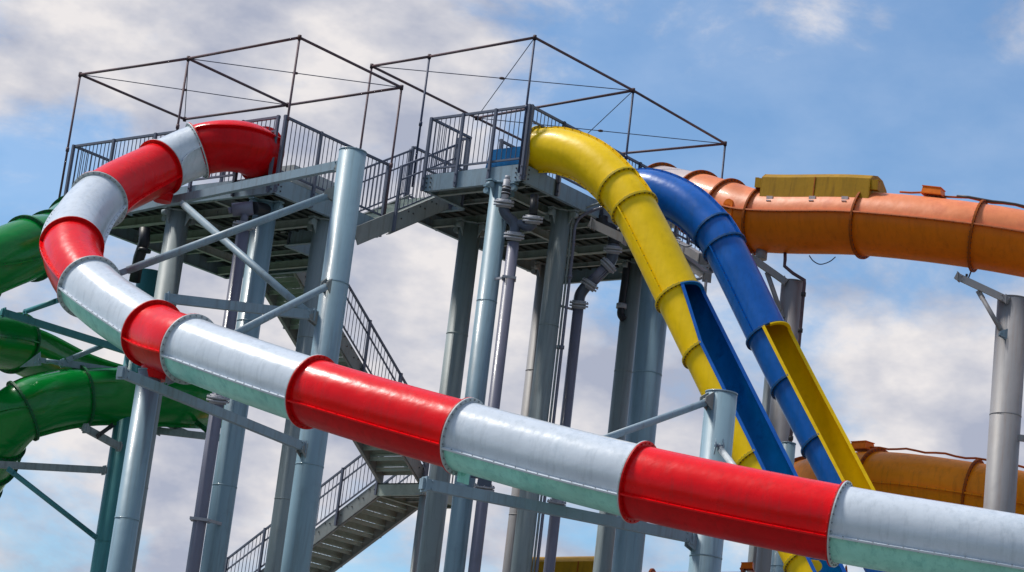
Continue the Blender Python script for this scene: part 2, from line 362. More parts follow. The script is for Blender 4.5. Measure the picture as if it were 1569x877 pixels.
# --- yellow slide (blue inside) and blue slide (yellow inside): parallel speed slides
def rot_sec(): pass
def speed(name, label, vv, pix, cuts, R, mo, mi_, fo, lip, open_from, arcf, uoff=0.):
    O = NR+VD*vv
    P = [onplane(x, y, O, VD) for x, y in pix]
    FR = frames(catmull(P, 10)); th = thing(name, (P[0].x, P[0].y, 0), label, 'waterslide', 'fibreglass water slides')
    for i in range(len(cuts)-1):
        a, b = cuts[i]*10, cuts[i+1]*10
        op = cuts[i] >= open_from
        if not op:
            section(th, FR[a:b+1], R, (M[mo], M[mo], M[mi_]), D(90) if i < 2 else D(-12), M[fo], M['dark'], fh=.05, label=None)
        else:
            n_open = cuts[-1]-open_from; t0 = (cuts[i]-open_from)/n_open; t1 = (cuts[i+1]-open_from)/n_open
            section(th, FR[a:b+1], R, (M[mo], M[mo], M[mi_]), D(0), M[fo], M['dark'], open_arc=lambda t, t0=t0, t1=t1: arcf(t0+(t1-t0)*t), fh=.05, name='trough_section', lipmat=M[lip])
    return th, FR
def arc_y(t): h = D(48+21*min(1, t/.2)); return (D(90)-h, D(90+36))
ty, FY = speed('tube_slide', 'yellow tube slide dropping steeply from the right platform, its open lower half blue inside', .45,
      [(824, 230), (858, 231), (905, 249), (948, 288), (972, 320), (1041, 456), (1083, 541), (1165, 706), (1240, 857), (1300, 975), (1360, 1060)], [0, 3, 4, 5, 6, 7, 8, 9, 10], .41, 'yellow', 'bluein', 'yellowfl', 'blue', 5, arc_y)
def arc_b(t): h = D(69); return (D(90)-h, D(90+36))
tb, FB = speed('tube_slide', 'blue tube slide dropping steeply beside the yellow one, its open lower half yellow inside', 3.05,
      [(955, 292), (1000, 292), (1052, 315), (1093, 354), (1110, 380), (1177, 515), (1215, 590), (1262, 680), (1330, 810), (1400, 940), (1450, 1010)], [0, 3, 4, 5, 6, 7, 8, 9, 10], .39, 'blue', 'yellowin', 'bluefl', 'yellow', 5, arc_b)
# inner coloured ring where each speed slide opens up
for th, FR, m_, R in ((ty, FY, 'bluein', .41), (tb, FB, 'yellow', .39)):
    p, t, s_, u_ = FR[50]; mb = MB(); n = 24
    A = [D(38)+D(92)*i/n for i in range(n+1)]; vs = []
    for off, rr in ((.004, R-.01), (.004, R+.055), (.03, R+.055), (.03, R-.01)): vs += [p+t*off+(s_*math.cos(a)+u_*math.sin(a))*rr for a in A]
    fs = [(q*(n+1)+i, q*(n+1)+i+1, ((q+1) % 4)*(n+1)+i+1, ((q+1) % 4)*(n+1)+i) for q in range(4) for i in range(n)]
    mb.add(vs, fs); mb.build('end_ring', M[m_], th, p)

# --- green slide
G = [(118, 345, 43.6), (80, 372, 42.0), (45, 381, 41.0), (-35, 415, 40.5), (-85, 465, 42), (-50, 510, 44), (24, 526, 45.2), (110, 566, 46.8), (200, 592, 48), (290, 606, 48), (322, 612, 46.6), (270, 611, 45.2), (125, 609, 44.3), (35, 630, 43.6), (-6, 670, 43.8), (-20, 703, 44.4), (-42, 738, 45.4), (-85, 790, 46), (-130, 830, 45.5)]
GP = [at(*g_) for g_ in G]; 
tg = thing('tube_slide', (GP[0].x, GP[0].y, 0), 'glossy green tube slide coiling at the left edge, one stretch of it an open trough', 'waterslide')
GF = frames(catmull(GP, 10)); cuts = [0, 1, 2, 3, 4, 5, 6, 8, 9, 10, 12, 13, 14, 15, 16, 17, 18]
for a, b in zip(cuts, cuts[1:]):
    if a == 6: section(tg, GF[a*10:b*10+1], .56, (M['green'],)*3, 0, M['greenfl'], M['dark'], open_arc=lambda t: (D(25), D(155)), fh=.055, name='trough_section', lipmat=M['greenlip'])
    else: section(tg, GF[a*10:b*10+1], .56, (M['green'],)*3, D(14 if a in (0,1,2) else (70 if a in (10, 12) else 0)), M['greenfl'], M['dark'], fh=.06)

# --- big orange slide, upper run
def big(label, pts, cuts, R, cols, seam, first=None, name='tube_slide', fh=.075):
    P = [at(*q) if not isinstance(q, Vector) else q for q in pts]; FR = frames(catmull(P, 10)); th = thing(name, (P[0].x, P[0].y, 0), label, 'waterslide', 'fibreglass water slides')
    for a, b in zip(cuts, cuts[1:]):
        c = first if (first and a == cuts[0]) else cols
        s_ = seam(a) if callable(seam) else seam
        section(th, FR[a*10:b*10+1], R, tuple(M[x] for x in c), s_, M['orangefl'], M['dark'], fh=fh)
    return th, FR
to, FO = big('large orange tube slide with pink top painted for fading and sky reflection, running out to the upper right edge',
    [(1010, 299, 48.7), (1070, 312, 47.5), (1113, 325, 46.9), (1165, 339, 46.3), (1325, 343, 45.0), (1499, 362, 43.8), (1680, 396, 43.3), Vector((13.9, 43.9, 14.25)), Vector((17.3, 46.2, 13.8)), Vector((18.8, 50.4, 13.2)), Vector((17.2, 54.6, 12.6)), Vector((13.6, 56.4, 12.0))], [0, 1, 2, 3, 4, 5, 6, 7, 8, 9, 10, 11], .64, ('pinkish', 'orange', 'orange'), D(4), ('palecap', 'palecap', 'palecap'))
tl, FL = big('amber tube slide passing low behind the yellow chute and the right hand column',
    [(1192, 768, 51.5), (1238, 752, 48.2), (1345, 742, 46.4), (1492, 760, 45.2), (1640, 788, 44.6), Vector((13.6, 45.6, 9.75)), Vector((16.3, 48.0, 10.0)), Vector((16.6, 51.6, 10.4)), Vector((14.6, 54.0, 10.8))], [0, 1, 2, 3, 4, 5, 6, 7, 8], .65, ('amber', 'amber', 'orange'), D(-6))
tq, FQ = big('orange tube slide just showing its pink top along the bottom edge',
    [(560, 950, 50), (700, 930, 49), (860, 927, 48.3), (1000, 926, 47.8), (1140, 926, 47.3), (1300, 922, 47)], [0, 1, 2, 3, 4, 5], .65, ('pinkish', 'orange', 'orange'), D(0))

# covers on top of the orange slides: profile swept along the tube
def hood(parent, FR, a, b, R, side=1, name='skylight_cover', m='mustard', h=.42, w0=.5, clips=True):
    """box-like hood: near wall leaning in, rounded top falling to the far side"""
    mb = MB(); prof = []
    prof.append((D(20), R+.03)); 
    fr = FR[a:b+1]; vs = []
    # profile given as (side offset, up offset), side + = towards the camera
    pr = [(R*.80, R*.55), (R*.74, R*.55+.46), (R*.55, R*.55+.56), (R*.2, R*.55+.62), (-R*.2, R*.55+.60), (-R*.55, R*.55+.46), (-R*.8, R*.55+.2), (-R*.85, R*.45)]
    pr2 = [(x*.965, y-.02) for x, y in pr]
    allp = pr+pr2[::-1]; n = len(allp)
    for p, t, s_, u_ in fr: vs += [p+s_*x+ZD*y for x, y in allp]
    fs = []
    for k in range(len(fr)-1):
        for i in range(n): fs.append((k*n+i, k*n+(i+1) % n, (k+1)*n+(i+1) % n, (k+1)*n+i))
    mb.add(vs, fs)
    # end walls
    for k in (0, len(fr)-1):
        p, t, s_, u_ = fr[k]; sg = -1 if k == 0 else 1
        vs = [p+t*sg*.004+s_*x+ZD*y for x, y in pr]+[p+t*sg*.02+s_*x+ZD*y for x, y in pr]; q = len(pr)
        mb.add(vs, [tuple(range(q)), tuple(range(q, 2*q))[::-1]]+[(i, (i+1) % q, q+(i+1) % q, q+i) for i in range(q)])
    o = mb.build(name, M[m], parent, fr[0][0]+ZD*R)
    # panel seam and end brackets
    tr = MB()
    for k, off in ((len(fr)//2, 0),):
        p, t, s_, u_ = fr[k]; tr.beam(p+s_*(pr[0][0]+.006)+ZD*pr[0][1], p+s_*(pr[1][0]+.006)+ZD*pr[1][1], .012, .02, t)
    tr.build('panel_seam', M['orangefl'], o, fr[0][0]+ZD*R)
    for k, sg in ((0, -1), (len(fr)-1, 1)):
        p, t, s_, u_ = fr[k]; bk = MB(); c = p+t*sg*.10+s_*(pr[1][0]-.08)+ZD*(pr[1][1]-.12)
        bk.box(c, t*.08, s_*.07, ZD*.10); bk.box(c+t*sg*.05+ZD*.105, t*.04, s_*.05, ZD*.012); bk.build('end_bracket', M['mustard'], o, c)
    if clips:
        for f_ in (.13, .5, .86):
            k = int(f_*(len(fr)-1)); p, t, s_, u_ = fr[k]; c = p+s_*(pr[0][0]+.02)+ZD*(pr[0][1]-.01)
            cl = MB(); cl.box(c, t*.07, s_*.02, ZD*.05); cl.box(c+ZD*-.055+s_*.03, t*.05, s_*.03, ZD*.01); cl.build('clip', M['palecap'], o, c)
    return o
hood(to, FO, 31, 41, .64)
def capbox(parent, FR, k, R, L=.42, h=.15, w_=.3):
    p, t, s_, u_ = FR[k]; c = p+ZD*(R+.04+h/2)+s_*.05; mb = MB()
    b0 = [(-1, -1), (1, -1), (1, 1), (-1, 1)]
    vs = [c+t*(L/2*x)+s_*(w_/2*y)-ZD*h/2 for x, y in b0]+[c+t*(L/2*.88*x)+s_*(w_/2*.85*y)+ZD*h/2 for x, y in b0]
    mb.add(vs, [(0, 3, 2, 1), (4, 5, 6, 7), (0, 1, 5, 4), (1, 2, 6, 5), (2, 3, 7, 6), (3, 0, 4, 7)])
    mb.box(c+ZD*(h/2+.008), t*(L/2*.95), s_*(w_/2*.95), ZD*.008)
    mb.box(c-ZD*(h/2-.01), t*(L/2*1.08), s_*(w_/2*1.1), ZD*.01)
    return mb.build('junction_box', M['orange'], parent, c)
def hose(parent, FR, k0, k1, R, m='orangefl', r=.022, wob=.02, off=.05):
    pts = []
    for k in range(k0, k1+1):
        p, t, s_, u_ = FR[k]; pts.append(p+ZD*(R+off+wob*math.sin(k*1.7))+s_*.03)
    mb = MB(); mb.tube(pts, r, 8); return mb.build('water_hose', M[m], parent, pts[0])
capbox(to, FO, 46, .64); hose(to, FO, 43, 62, .64, off=.08); hose(to, FO, 48, 66, .64, m='dark', r=.03, off=.10, wob=.01)
capbox(tl, FL, 18, .65); hose(tl, FL, 14, 45, .65, off=.08); 
capbox(tq, FQ, 40, .65, .25, .12)
# small hatch on the orange elbow and cable loop below it
p, t, s_, u_ = FO[26]
hb = MB(); c = p+s_*.60+ZD*-.06; hb.box(c, t*.12, s_*.06, ZD*.17); hb.cyl(c+ZD*.17-s_*.06, c+ZD*.17+s_*.06, .12, 14)
hb.build('side_bracket', M['orange'], to, c)
lp = [at(1240, 392, 45.6), at(1246, 400, 45.5), at(1255, 405, 45.5), at(1264, 404, 45.4), at(1273, 400, 45.4), at(1280, 394, 45.3)]
mb = MB(); mb.tube(catmull(lp, 4), .011, 6); mb.build('hanging_cable', M['cable'], to, lp[0])
# yellow cover on the lowest orange slide
hd = hood(tq, FQ, 17, 26, .65, clips=False)

# ------------------------------------------------------------------ columns
def column(name, label, px, py, Y, dia, top_y=None, m='col', cap='flat', ztop=None, arms=(), straps=(), lugs=0):
    """vertical steel pipe column through photo point (px,py) at distance Y, top at photo height top_y"""
    p = at(px, py, Y); r = dia/2
    if ztop is None:
        # solve top height on the vertical line
        lo, hi = 0, 30
        for _ in range(50):
            z = (lo+hi)/2; q = Vector((p.x, p.y, z))-EYE; yy = CY-FPX*(q.dot(IU))/q.dot(Fw)
            if yy > top_y: lo = z
            else: hi = z
        ztop = z
    th = thing(name, (p.x, p.y, 0), label, 'column', 'painted steel columns holding up slides and platforms'); th['kind'] = 'thing'
    base = Vector((p.x, p.y, 0)); top = Vector((p.x, p.y, ztop))
    mb = MB(); mb.cyl(base+ZD*.03, top-ZD*.02, r, 40); 
    zz = ztop-2.3
    while zz > 1:
        mb.cyl(Vector((p.x, p.y, zz)), Vector((p.x, p.y, zz+.022)), r+.005, 40); zz -= 3.05
    mb.build('shaft', M[m], th, base)
    bp = MB(); bp.cyl(base, base+ZD*.03, r+.14, 24)
    for k in range(8):
        a = k*math.pi/4; bp.bolt(base+Vector((math.cos(a), math.sin(a), 0))*(r+.08)+ZD*.03, ZD, .02, .05)
    bp.build('base_plate', M[m], th, base)
    cp = MB()
    if cap == 'flat': cp.cyl(top-ZD*.02, top, r+.006, 40)
    else:                                         # flanged cap plate with lugs and gussets under a platform
        cp.cyl(top-ZD*.03, top, r+.035, 32)
        for k in range(4):
            dv = (UD, VD, -UD, -VD)[k]; sd_ = dv.cross(ZD)
            cp.box(top+dv*(r+.09)-ZD*.016, dv*.09, sd_*.07, ZD*.014)
            cp.add([top+dv*r-ZD*.03+sd_*.01, top+dv*(r+.16)-ZD*.03+sd_*.01, top+dv*r-ZD*.30+sd_*.01, top+dv*r-ZD*.03-sd_*.01, top+dv*(r+.16)-ZD*.03-sd_*.01, top+dv*r-ZD*.30-sd_*.01], [(0, 1, 2), (3, 5, 4), (0, 3, 4, 1), (1, 4, 5, 2), (2, 5, 3, 0)])
            cp.cyl(top+dv*(r+.13)-ZD*.10+sd_*.05, top+dv*(r+.13)-ZD*.10-sd_*.05, .06, 12)
    cp.build('cap_plate', M[m], th, top)
    th['_r'] = r
    return th
zL = HL-.36; zR = HR-.36
d1 = column('support_column', 'pale column under the left platform, behind the red and white loop', 256.5, 440, 43.4, .44, ztop=zL, m='colgrey', cap='lug')
c2 = column('support_column', 'dark teal column at far left, half hidden behind a paler one', 158.5, 877, 44.6, .50, 417, m='colteal')
c3 = column('support_column', 'blue grey column beside the drain pipe under the middle of the left platform', 357, 660, 42.0, .44, ztop=zL, m='col', cap='lug')
c4 = column('support_column', 'grey column under the left platform just left of the tallest front column', 453, 660, 42.8, .42, ztop=zL, m='colgrey', cap='lug')
r1 = column('support_column', 'greenish grey column under the right platform, leftmost of its row', 705, 478, 45.4, .43, ztop=zR, m='colgrey', cap='lug')
r2 = column('support_column', 'blue grey column at the near corner of the right platform', 744, 478, 42.35, .38, ztop=zR, m='col', cap='lug')
r3 = column('support_column', 'thin sliver of a grey column showing behind the conduit column', 835, 440, 48.0, .40, ztop=zR, m='coltan', cap='lug')
r4 = column('support_column', 'grey green column with two thin conduits down its right side', 843.5, 478, 43.7, .38, ztop=zR, m='colgrey', cap='lug')
r5 = column('support_column', 'dark grey column beside the thicker one behind the yellow slide', 967, 460, 47.0, .38, ztop=zR, m='colgrey', cap='lug')
r6 = column('support_column', 'thick grey column ending behind the yellow slide', 1001, 480, 44.6, .58, 400, m='col')
r8 = column('support_column', 'dull teal column between the blue trough and the blue tube', 1158, 855, 48.4, .32, 545, m='colgrey')
r9 = column('support_column', 'warm grey column holding up the elbow of the orange slide', 1213.5, 450, 46.0, .47, 432, m='coltan')
r10 = column('support_column', 'short blue grey column top between the two steep slides above the red tube', 1205, 720, 42.5, .26, 679, m='col')
c1 = column('support_column', 'pale blue column carrying the slide right under its small red section', 216, 660, 35.1, .365, 568, m='col')
c5 = column('support_column', 'tallest front column, blue grey, with braces reaching left to the striped slide', 497, 550, 37.5, .46, 232, m='col')
r7 = column('support_column', 'thick column top rising behind the red tube at right of centre', 1102, 640, 31.7, .44, 602, m='col')
r11 = column('support_column', 'thick grey column at the right edge under the orange slide', 1543, 600, 43.3, .59, 458, m='coltan')

def arm_rect(parent, P, Q, w_=.09, h=.14, m='steel', name='arm', ends=True):
    mb = MB(); mb.beam(P, Q, w_, h); d_ = (Q-P).normalized(); 
    if ends:
        s_ = d_.cross(ZD).normalized()
        for e_, sg in ((P, 1), (Q, -1)):
            mb.box(e_+d_*sg*.05, d_*.012, s_*(w_*.75), ZD*(h*.7))
            for dz_ in (-.35, .35): mb.bolt(e_+d_*sg*.14+ZD*h*dz_-s_*(w_/2), -s_, .016, .02)
    return mb.build(name, M[m], parent, P)
def arm_round(parent, P, Q, r=.055, m='steel', name='brace', clevis=True):
    mb = MB(); d_ = (Q-P).normalized(); mb.cyl(P+d_*.10, Q-d_*.10, r, 16)
    if clevis:
        s_ = d_.cross(ZD).normalized()
        for e_, sg in ((P, 1), (Q, -1)):
            mb.box(e_+d_*sg*.06, d_*.10, s_*.012, d_.cross(s_)*.05)
            mb.cyl(e_-s_*.035, e_+s_*.035, .022, 8)
    o = mb.build(name, M[m], parent, P)
    return o
def lug(parent, P, dv, m='steel', s=.12):
    mb = MB(); sd_ = dv.cross(ZD).normalized()
    for k in (-1, 1): mb.add([P+sd_*k*.045-dv*.06+ZD*s, P+sd_*k*.045+dv*s*.9+ZD*.03, P+sd_*k*.045+dv*s*.9-ZD*.04, P+sd_*k*.045-dv*.06-ZD*s, P+sd_*k*.06-dv*.06+ZD*s, P+sd_*k*.06+dv*s*.9+ZD*.03, P+sd_*k*.06+dv*s*.9-ZD*.04, P+sd_*k*.06-dv*.06-ZD*s],
        [(0, 1, 2, 3), (7, 6, 5, 4), (0, 4, 5, 1), (1, 5, 6, 2), (2, 6, 7, 3), (3, 7, 4, 0)])
    mb.cyl(P+dv*s*.6-sd_*.07, P+dv*s*.6+sd_*.07, .02, 8, 0)
    return mb.build('lug', M['stringer'] if m == 'dark' else M[m], parent, P)
def colx(th, px, py):     # point on the column axis seen at photo height py
    o = Vector(th['_o']); lo, hi = 0, 30
    for _ in range(50):
        z = (lo+hi)/2; q = Vector((o.x, o.y, z))-EYE; yy = CY-FPX*(q.dot(IU))/q.dot(Fw)
        if yy > py: lo = z
        else: hi = z
    return Vector((o.x, o.y, z))
def from_col(th, py, Q):  # point on the column face towards Q
    A = colx(th, 0, py); d_ = Vector((Q.x-A.x, Q.y-A.y, 0)).normalized(); return A+d_*(th['_r']+.0), d_
# arms of the tallest front column
A0 = colx(c5, 0, 250); Q = atz(196, 322, A0.z); A, dv = from_col(c5, 250, Q); arm_rect(c5, A, Q, .10, .15); lug(c5, A-ZD*.05, dv, 'dark', .15)
A0 = colx(c5, 0, 488); Q = at(252, 457, 36.6); A, dv = from_col(c5, 488, Q); arm_rect(c5, A, Q, .10, .15); lug(c5, A-ZD*.05, dv, 'dark', .15)
Q = at(183, 570, 33.0); A, dv = from_col(c5, 690, Q); arm_rect(c5, A, Q, .10, .14); lug(c5, A-ZD*.05, dv, 'dark', .15)
Q = at(186, 418, 37.4); A, dv = from_col(c5, 300, Q); arm_round(c5, A, Q, .065); lug(c5, A, dv, 'dark', .16)
Q = at(352, 516, 34.6); A, dv = from_col(c5, 444, Q); arm_round(c5, A, Q, .06); lug(c5, A, dv, 'dark', .16)
Q = at(279, 312, 40.3); A = at(474, 482, 37.4); arm_round(c5, A, Q, .065); lug(c5, A, Vector((-1, 0, 0)))
# post from the long top arm up to the slide, pink saddle
sad = MB(); c = at(250, 298, 41.0); sad.cyl(c-ZD*.14, c+ZD*.12, .16, 20, 0, .20); sad.build('saddle', M['redlow'], sl_, c)
sad = MB(); c = at(238, 566, 35.1); sad.cyl(c-ZD*.16, c+ZD*.14, .19, 20, 0, .24); sad.build('saddle', M['redlow'], sl_, c)
lug(c1, at(262, 578, 35.0), Vector((1, -.2, 0)).normalized())
# second support: centre right column
Q = at(645, 741, 29.6); A, dv = from_col(r7, 829, Q); arm_rect(r7, A, Q, .10, .14); lug(r7, A-ZD*.08, dv)
Q = at(905, 680, 30.1); A, dv = from_col(r7, 620, Q); arm_round(r7, A, Q, .05); lug(r7, A, dv, 'dark', .16)
A = at(1101, 685, 31.5); Q = at(1140, 735, 30.4); arm_round(r7, A, Q, .045, m='whitefl'); lug(r7, A, Vector((0, -1, 0)), s=.16)
sad = MB(); c = at(712, 716, 31.2); sad.beam(c-ZD*.22, c+ZD*.04, .22, .03); sad.bolt(c-ZD*.1, Vector((0, -1, 0)), .03, .05); sad.build('hanger_bracket', M['mint'], sl_, c)
# orange slide supports
A = at(1205, 433, 45.8); Q = at(1150, 394, 45.9); arm_rect(r9, A, Q, .10, .13, 'coltan')
arm_round(r9, at(1198, 484, 45.8), at(1176, 420, 45.9), .05, 'coltan'); sad = MB(); c = at(1166, 398, 46.2); sad.cyl(c, c+ZD*.2, .12, 14); sad.build('pad', M['coltan'], r9, c)
A = at(1546, 461, 43.0); Q = at(1465, 423, 43.5); arm_rect(r11, A, Q, .10, .13, 'coltan'); arm_round(r11, at(1537, 512, 43.0), at(1500, 448, 43.3), .045, 'coltan'); lug(r11, at(1538, 512, 43.0), Vector((-1, 0, 0)), s=.1)
mb = MB(); mb.cyl(at(1484, 426, 43.5), at(1488, 416, 43.7), .015, 8); mb.bolt(at(1481, 424, 43.5), ZD, .025, .05); mb.build('hanger_rod', M['dark'], r11, at(1484, 426, 43.5))
mb = MB(); c = at(1569, 672, 43.1); mb.box(c, Xw*.12, UD*.05, ZD*.06); mb.build('bracket', M['coltan'], r11, c)
# drain pipe on the orange slide's column
q = [(1203, 385, 46), (1203, 398, 45.8), (1202, 408, 45.7), (1215, 419, 45.7), (1233, 430, 45.6)]
pts = [at(*a) for a in q]; e_ = pts[-1]; pts.append(e_-ZD*.06); pts.append(Vector((e_.x, e_.y, 0.02)))
t_ = thing('drain_pipe', (e_.x, e_.y, 0), 'thin purple grey pipe dropping from the orange slide along its column', 'pipe')
mb = MB(); mb.tube(pts, .035, 10); mb.build('pipe', M['rust'], t_, e_)
for z_ in (.25, 1.0, 3.2): 
    mb = MB(); c = Vector((e_.x, e_.y, e_.z-z_)); mb.cyl(c, c-ZD*.08, .05, 10); mb.build('coupling', M['dark'], t_, c)

# green slide supports: teal beams off the teal column
def tb_(a, b, name='arm', round_=False, r=.05, m='steel', par=None):
    A = at(*a); B = at(*b); (arm_round if round_ else arm_rect)(par or c2, A, B, **({'r': r, 'm': m} if round_ else {'w_': .09, 'h': .13, 'm': m}))
tb_((210, 543, 44.6), (2, 478, 43.0), m='colteal')
tb_((90, 460, 42.3), (38, 478, 43.2), round_=True, r=.05, m='colteal')
tb_((196, 572, 44.5), (92, 556, 44.0), m='col'); tb_((162, 528, 44.3), (105, 551, 44.0), round_=True, r=.05, m='col'); tb_((96, 557, 43.9), (62, 552, 43.7), round_=True, r=.045, m='col')
mb = MB(); a, b, c_ = at(62, 539, 43.7), at(63, 560, 43.7), at(30, 563, 43.9); n_ = Vector((0, .02, 0)); mb.add([a, b, c_, a+n_, b+n_, c_+n_], [(0, 1, 2), (3, 5, 4), (0, 3, 4, 1), (1, 4, 5, 2), (2, 5, 3, 0)])
for q in ((59, 546), (59, 555), (54, 556)): mb.bolt(at(*q, 43.68), Vector((0, -1, 0)), .03, .02)
mb.build('gusset_plate', M['col'], c2, b)
tb_((185, 686, 44.3), (128, 655, 43.6), m='colgrey'); tb_((150, 668, 43.6), (172, 652, 44.4), round_=True, r=.04, m='dark')
tb_((163, 721, 44.3), (-60, 709, 42.8), m='colgrey'); tb_((146, 823, 44.3), (14, 720, 43.0), round_=True, r=.05, m='colteal')
tb_((240, 660, 45.2), (345, 672, 44.8), m='colgrey', par=c3); tb_((255, 650, 45.3), (288, 664, 45), round_=True, r=.045, m='colgrey', par=c3); tb_((302, 648, 45.2), (322, 664, 45), round_=True, r=.05, m='greenfl', par=c3)

# ------------------------------------------------------------------ platforms
def rail(parent, O, p0, p1, z0, out, h=1.13, header=False, zb=.10, name='railing', fasc=.33, mat_='rail', pstep=1.08, posts=True):
    """railing from p0 to p1 (tower coordinates u,v) at deck height z0"""
    A = O+UD*p0[0]+VD*p0[1]; B = O+UD*p1[0]+VD*p1[1]; A = Vector((A.x, A.y, z0)); B = Vector((B.x, B.y, z0)); d_ = B-A; L = d_.length; d_ /= L
    mb = MB(); lo = h-.27 if header else zb
    mb.beam(A+ZD*h, B+ZD*h, .05, .045); mb.beam(A+ZD*lo, B+ZD*lo, .035, .035)
    n = max(2, round(L/.112))
    for i in range(1, n):
        c = A+d_*(L*i/n); mb.cyl(c+ZD*(lo+.01), c+ZD*(h-.02), .0095, 6, 0, cap=False)
    ob = mb.build(name, M[mat_], parent, A)
    if posts:
        k = max(1, round(L/pstep))
        for i in range(k+1):
            c = A+d_*(L*i/k)+out*.035; pm = MB()
            if header and 0 < i < k: continue
            pm.box(c+ZD*((h+.02-fasc)/2), d_*.026, out*.026, ZD*((h+.02+fasc)/2))
            for zz in (-.08, -.25): pm.bolt(c+out*.028+ZD*zz, out, .018, .02)
            pm.build('post', M[mat_], ob, c)
    return ob
def platform(label, O, z, rects, edges, joists, girders, name='slide_platform'):
    th = thing(name, (O.x, O.y, z), label, 'platform', 'slide launch platforms')
    def W(u_, v_, dz): p = O+UD*u_+VD*v_; return Vector((p.x, p.y, z+dz))
    fl = MB()
    for (u0, u1, v0, v1) in rects:
        fl.box((W(u0, v0, -.02)+W(u1, v1, -.02))/2, UD*((u1-u0)/2-.02), VD*((v1-v0)/2-.02), ZD*.02)
        k = int((u1-u0)/.24)
        for i in range(k):                        # folded planks seen from below
            uc = u0+(i+.5)*(u1-u0)/k; fl.box((W(uc, v0+.03, -.062)+W(uc, v1-.03, -.062))/2, UD*.018, VD*((v1-v0)/2-.04), ZD*.02)
    fl.build('deck_floor', M['floor'], th, W(0, 0, 0))
    for (a, b, out) in edges:
        mb = MB(); A = W(*a, -.18); B = W(*b, -.18); d_ = (B-A).normalized()
        mb.channel(A, B, .07, .33, out)
        for e_, sg in ((A, 1), (B, -1)):
            for k1 in (.06, .16):
                for zz in (-.09, .0, .09): mb.bolt(e_+d_*sg*k1+ZD*zz+out*.006, out, .016, .016, 1)
        mb.build('fascia', [M['steel'], M['dark']], th, A)
    for (a, b) in joists:
        mb = MB(); mb.ibeam(W(*a, -.135), W(*b, -.135), .06, .09); mb.build('joist', M['joist'], th, W(*a, -.2))
    for (a, b) in girders:
        mb = MB(); mb.ibeam(W(*a, -.265), W(*b, -.265), .08, .16); mb.build('girder', M['joist'], th, W(*a, -.45))
    return th
# left platform
VL2 = 2.95; UL = 5.72; VB = 4.62
jl = [((.1, v_), (UL-.1, v_)) for v_ in (.5, 1.4, 2.4)]+[((2.5, v_), (UL-.1, v_)) for v_ in (3.3, 3.9)]
pl = platform('left launch platform, its railing near the red and white slide entrance', NL, HL, [(0, UL, 0, VL2), (2.4, UL, VL2, VB)],
    [((0, 0), (UL, 0), -VD), ((UL, 0), (UL, VB), UD), ((2.4, VB), (UL, VB), VD), ((2.4, VL2), (2.4, VB), -UD), ((0, VL2), (2.4, VL2), VD), ((0, 0), (0, VL2), -UD)],
    jl, [((.05, .9), (UL-.05, .9)), ((.05, 1.95), (UL-.05, 1.95)), ((2.5, 4.3), (UL-.05, 4.3)), ((3.2, .95), (3.2, 1.9)), ((1.6, .05), (1.6, .85)), ((4.6, 2.0), (4.6, 4.25))])
rail(pl, NL, (.12, 0), (1.02, 0), HL, -VD, header=True); rail(pl, NL, (1.02, 0), (UL, 0), HL, -VD); rail(pl, NL, (UL, 0), (UL, VB), HL, UD)
rail(pl, NL, (0, 0), (0, VL2), HL, -UD); rail(pl, NL, (.95, VL2), (2.4, VL2), HL, VD); rail(pl, NL, (2.4, VL2), (2.4, VB), HL, -UD)
rail(pl, NL, (2.4, VB), (3.75, VB), HL, VD); rail(pl, NL, (5.0, VB), (UL, VB), HL, VD); rail(pl, NL, (2.4, .9), (2.4, 2.2), HL, -UD, posts=True, fasc=0)
# right platform
VS = 1.2; UR2 = 3.95; VE = 6.5
jr = [((.1, v_), (2.3, v_)) for v_ in (.7,)]+[((.1, v_), (UR2-.1, v_)) for v_ in (1.4, 2.6, 3.4, 4.1, 5.1, 5.9)]
pr_ = platform('right launch platform where the yellow and blue slides begin', NR, HR, [(0, 2.4, 0, VS), (0, UR2, VS, VE)],
    [((0, 0), (2.4, 0), -VD), ((2.4, 0), (2.4, VS), UD), ((2.4, VS), (UR2, VS), -VD), ((UR2, VS), (UR2, VE), UD), ((0, VE), (UR2, VE), VD), ((0, 0), (0, VE), -UD)],
    jr, [((.2, .35), (2.3, .35)), ((.05, 2.1), (UR2-.05, 2.1)), ((.05, 4.55), (UR2-.05, 4.55)), ((.9, .05), (.9, 2.05)), ((2.0, 2.15), (2.0, 4.5))])
rail(pr_, NR, (0, 0), (2.4, 0), HR, -VD, pstep=.85); rail(pr_, NR, (2.4, 0), (2.4, VS), HR, UD); rail(pr_, NR, (0, 0), (0, 1.02), HR, -UD, header=True); rail(pr_, NR, (0, 1.02), (0, 2.5), HR, -UD)
rail(pr_, NR, (0, 2.5), (0, 3.6), HR, -UD, header=True); rail(pr_, NR, (0, 3.6), (0, VE), HR, -UD); rail(pr_, NR, (0, VE), (UR2, VE), HR, VD); rail(pr_, NR, (UR2, VS+.1), (UR2, VE), HR, UD)
rail(pr_, NR, (2.4, VS), (2.7, VS), HR, -VD); rail(pr_, NR, (1.9, 1.5), (1.9, 3.4), HR, -UD, fasc=0)
# stiffener plate of tan steel round the yellow slide mouth
mb = MB(); A = NR+VD*.02-UD*.03; mb.box(A+ZD*.0+VD*.02, UD*.02, VD*.03, ZD*.32); mb.box(NR+VD*1.08-UD*.03, UD*.02, VD*.03, ZD*.32); mb.build('mouth_plate', M['coltan'], pr_, A)

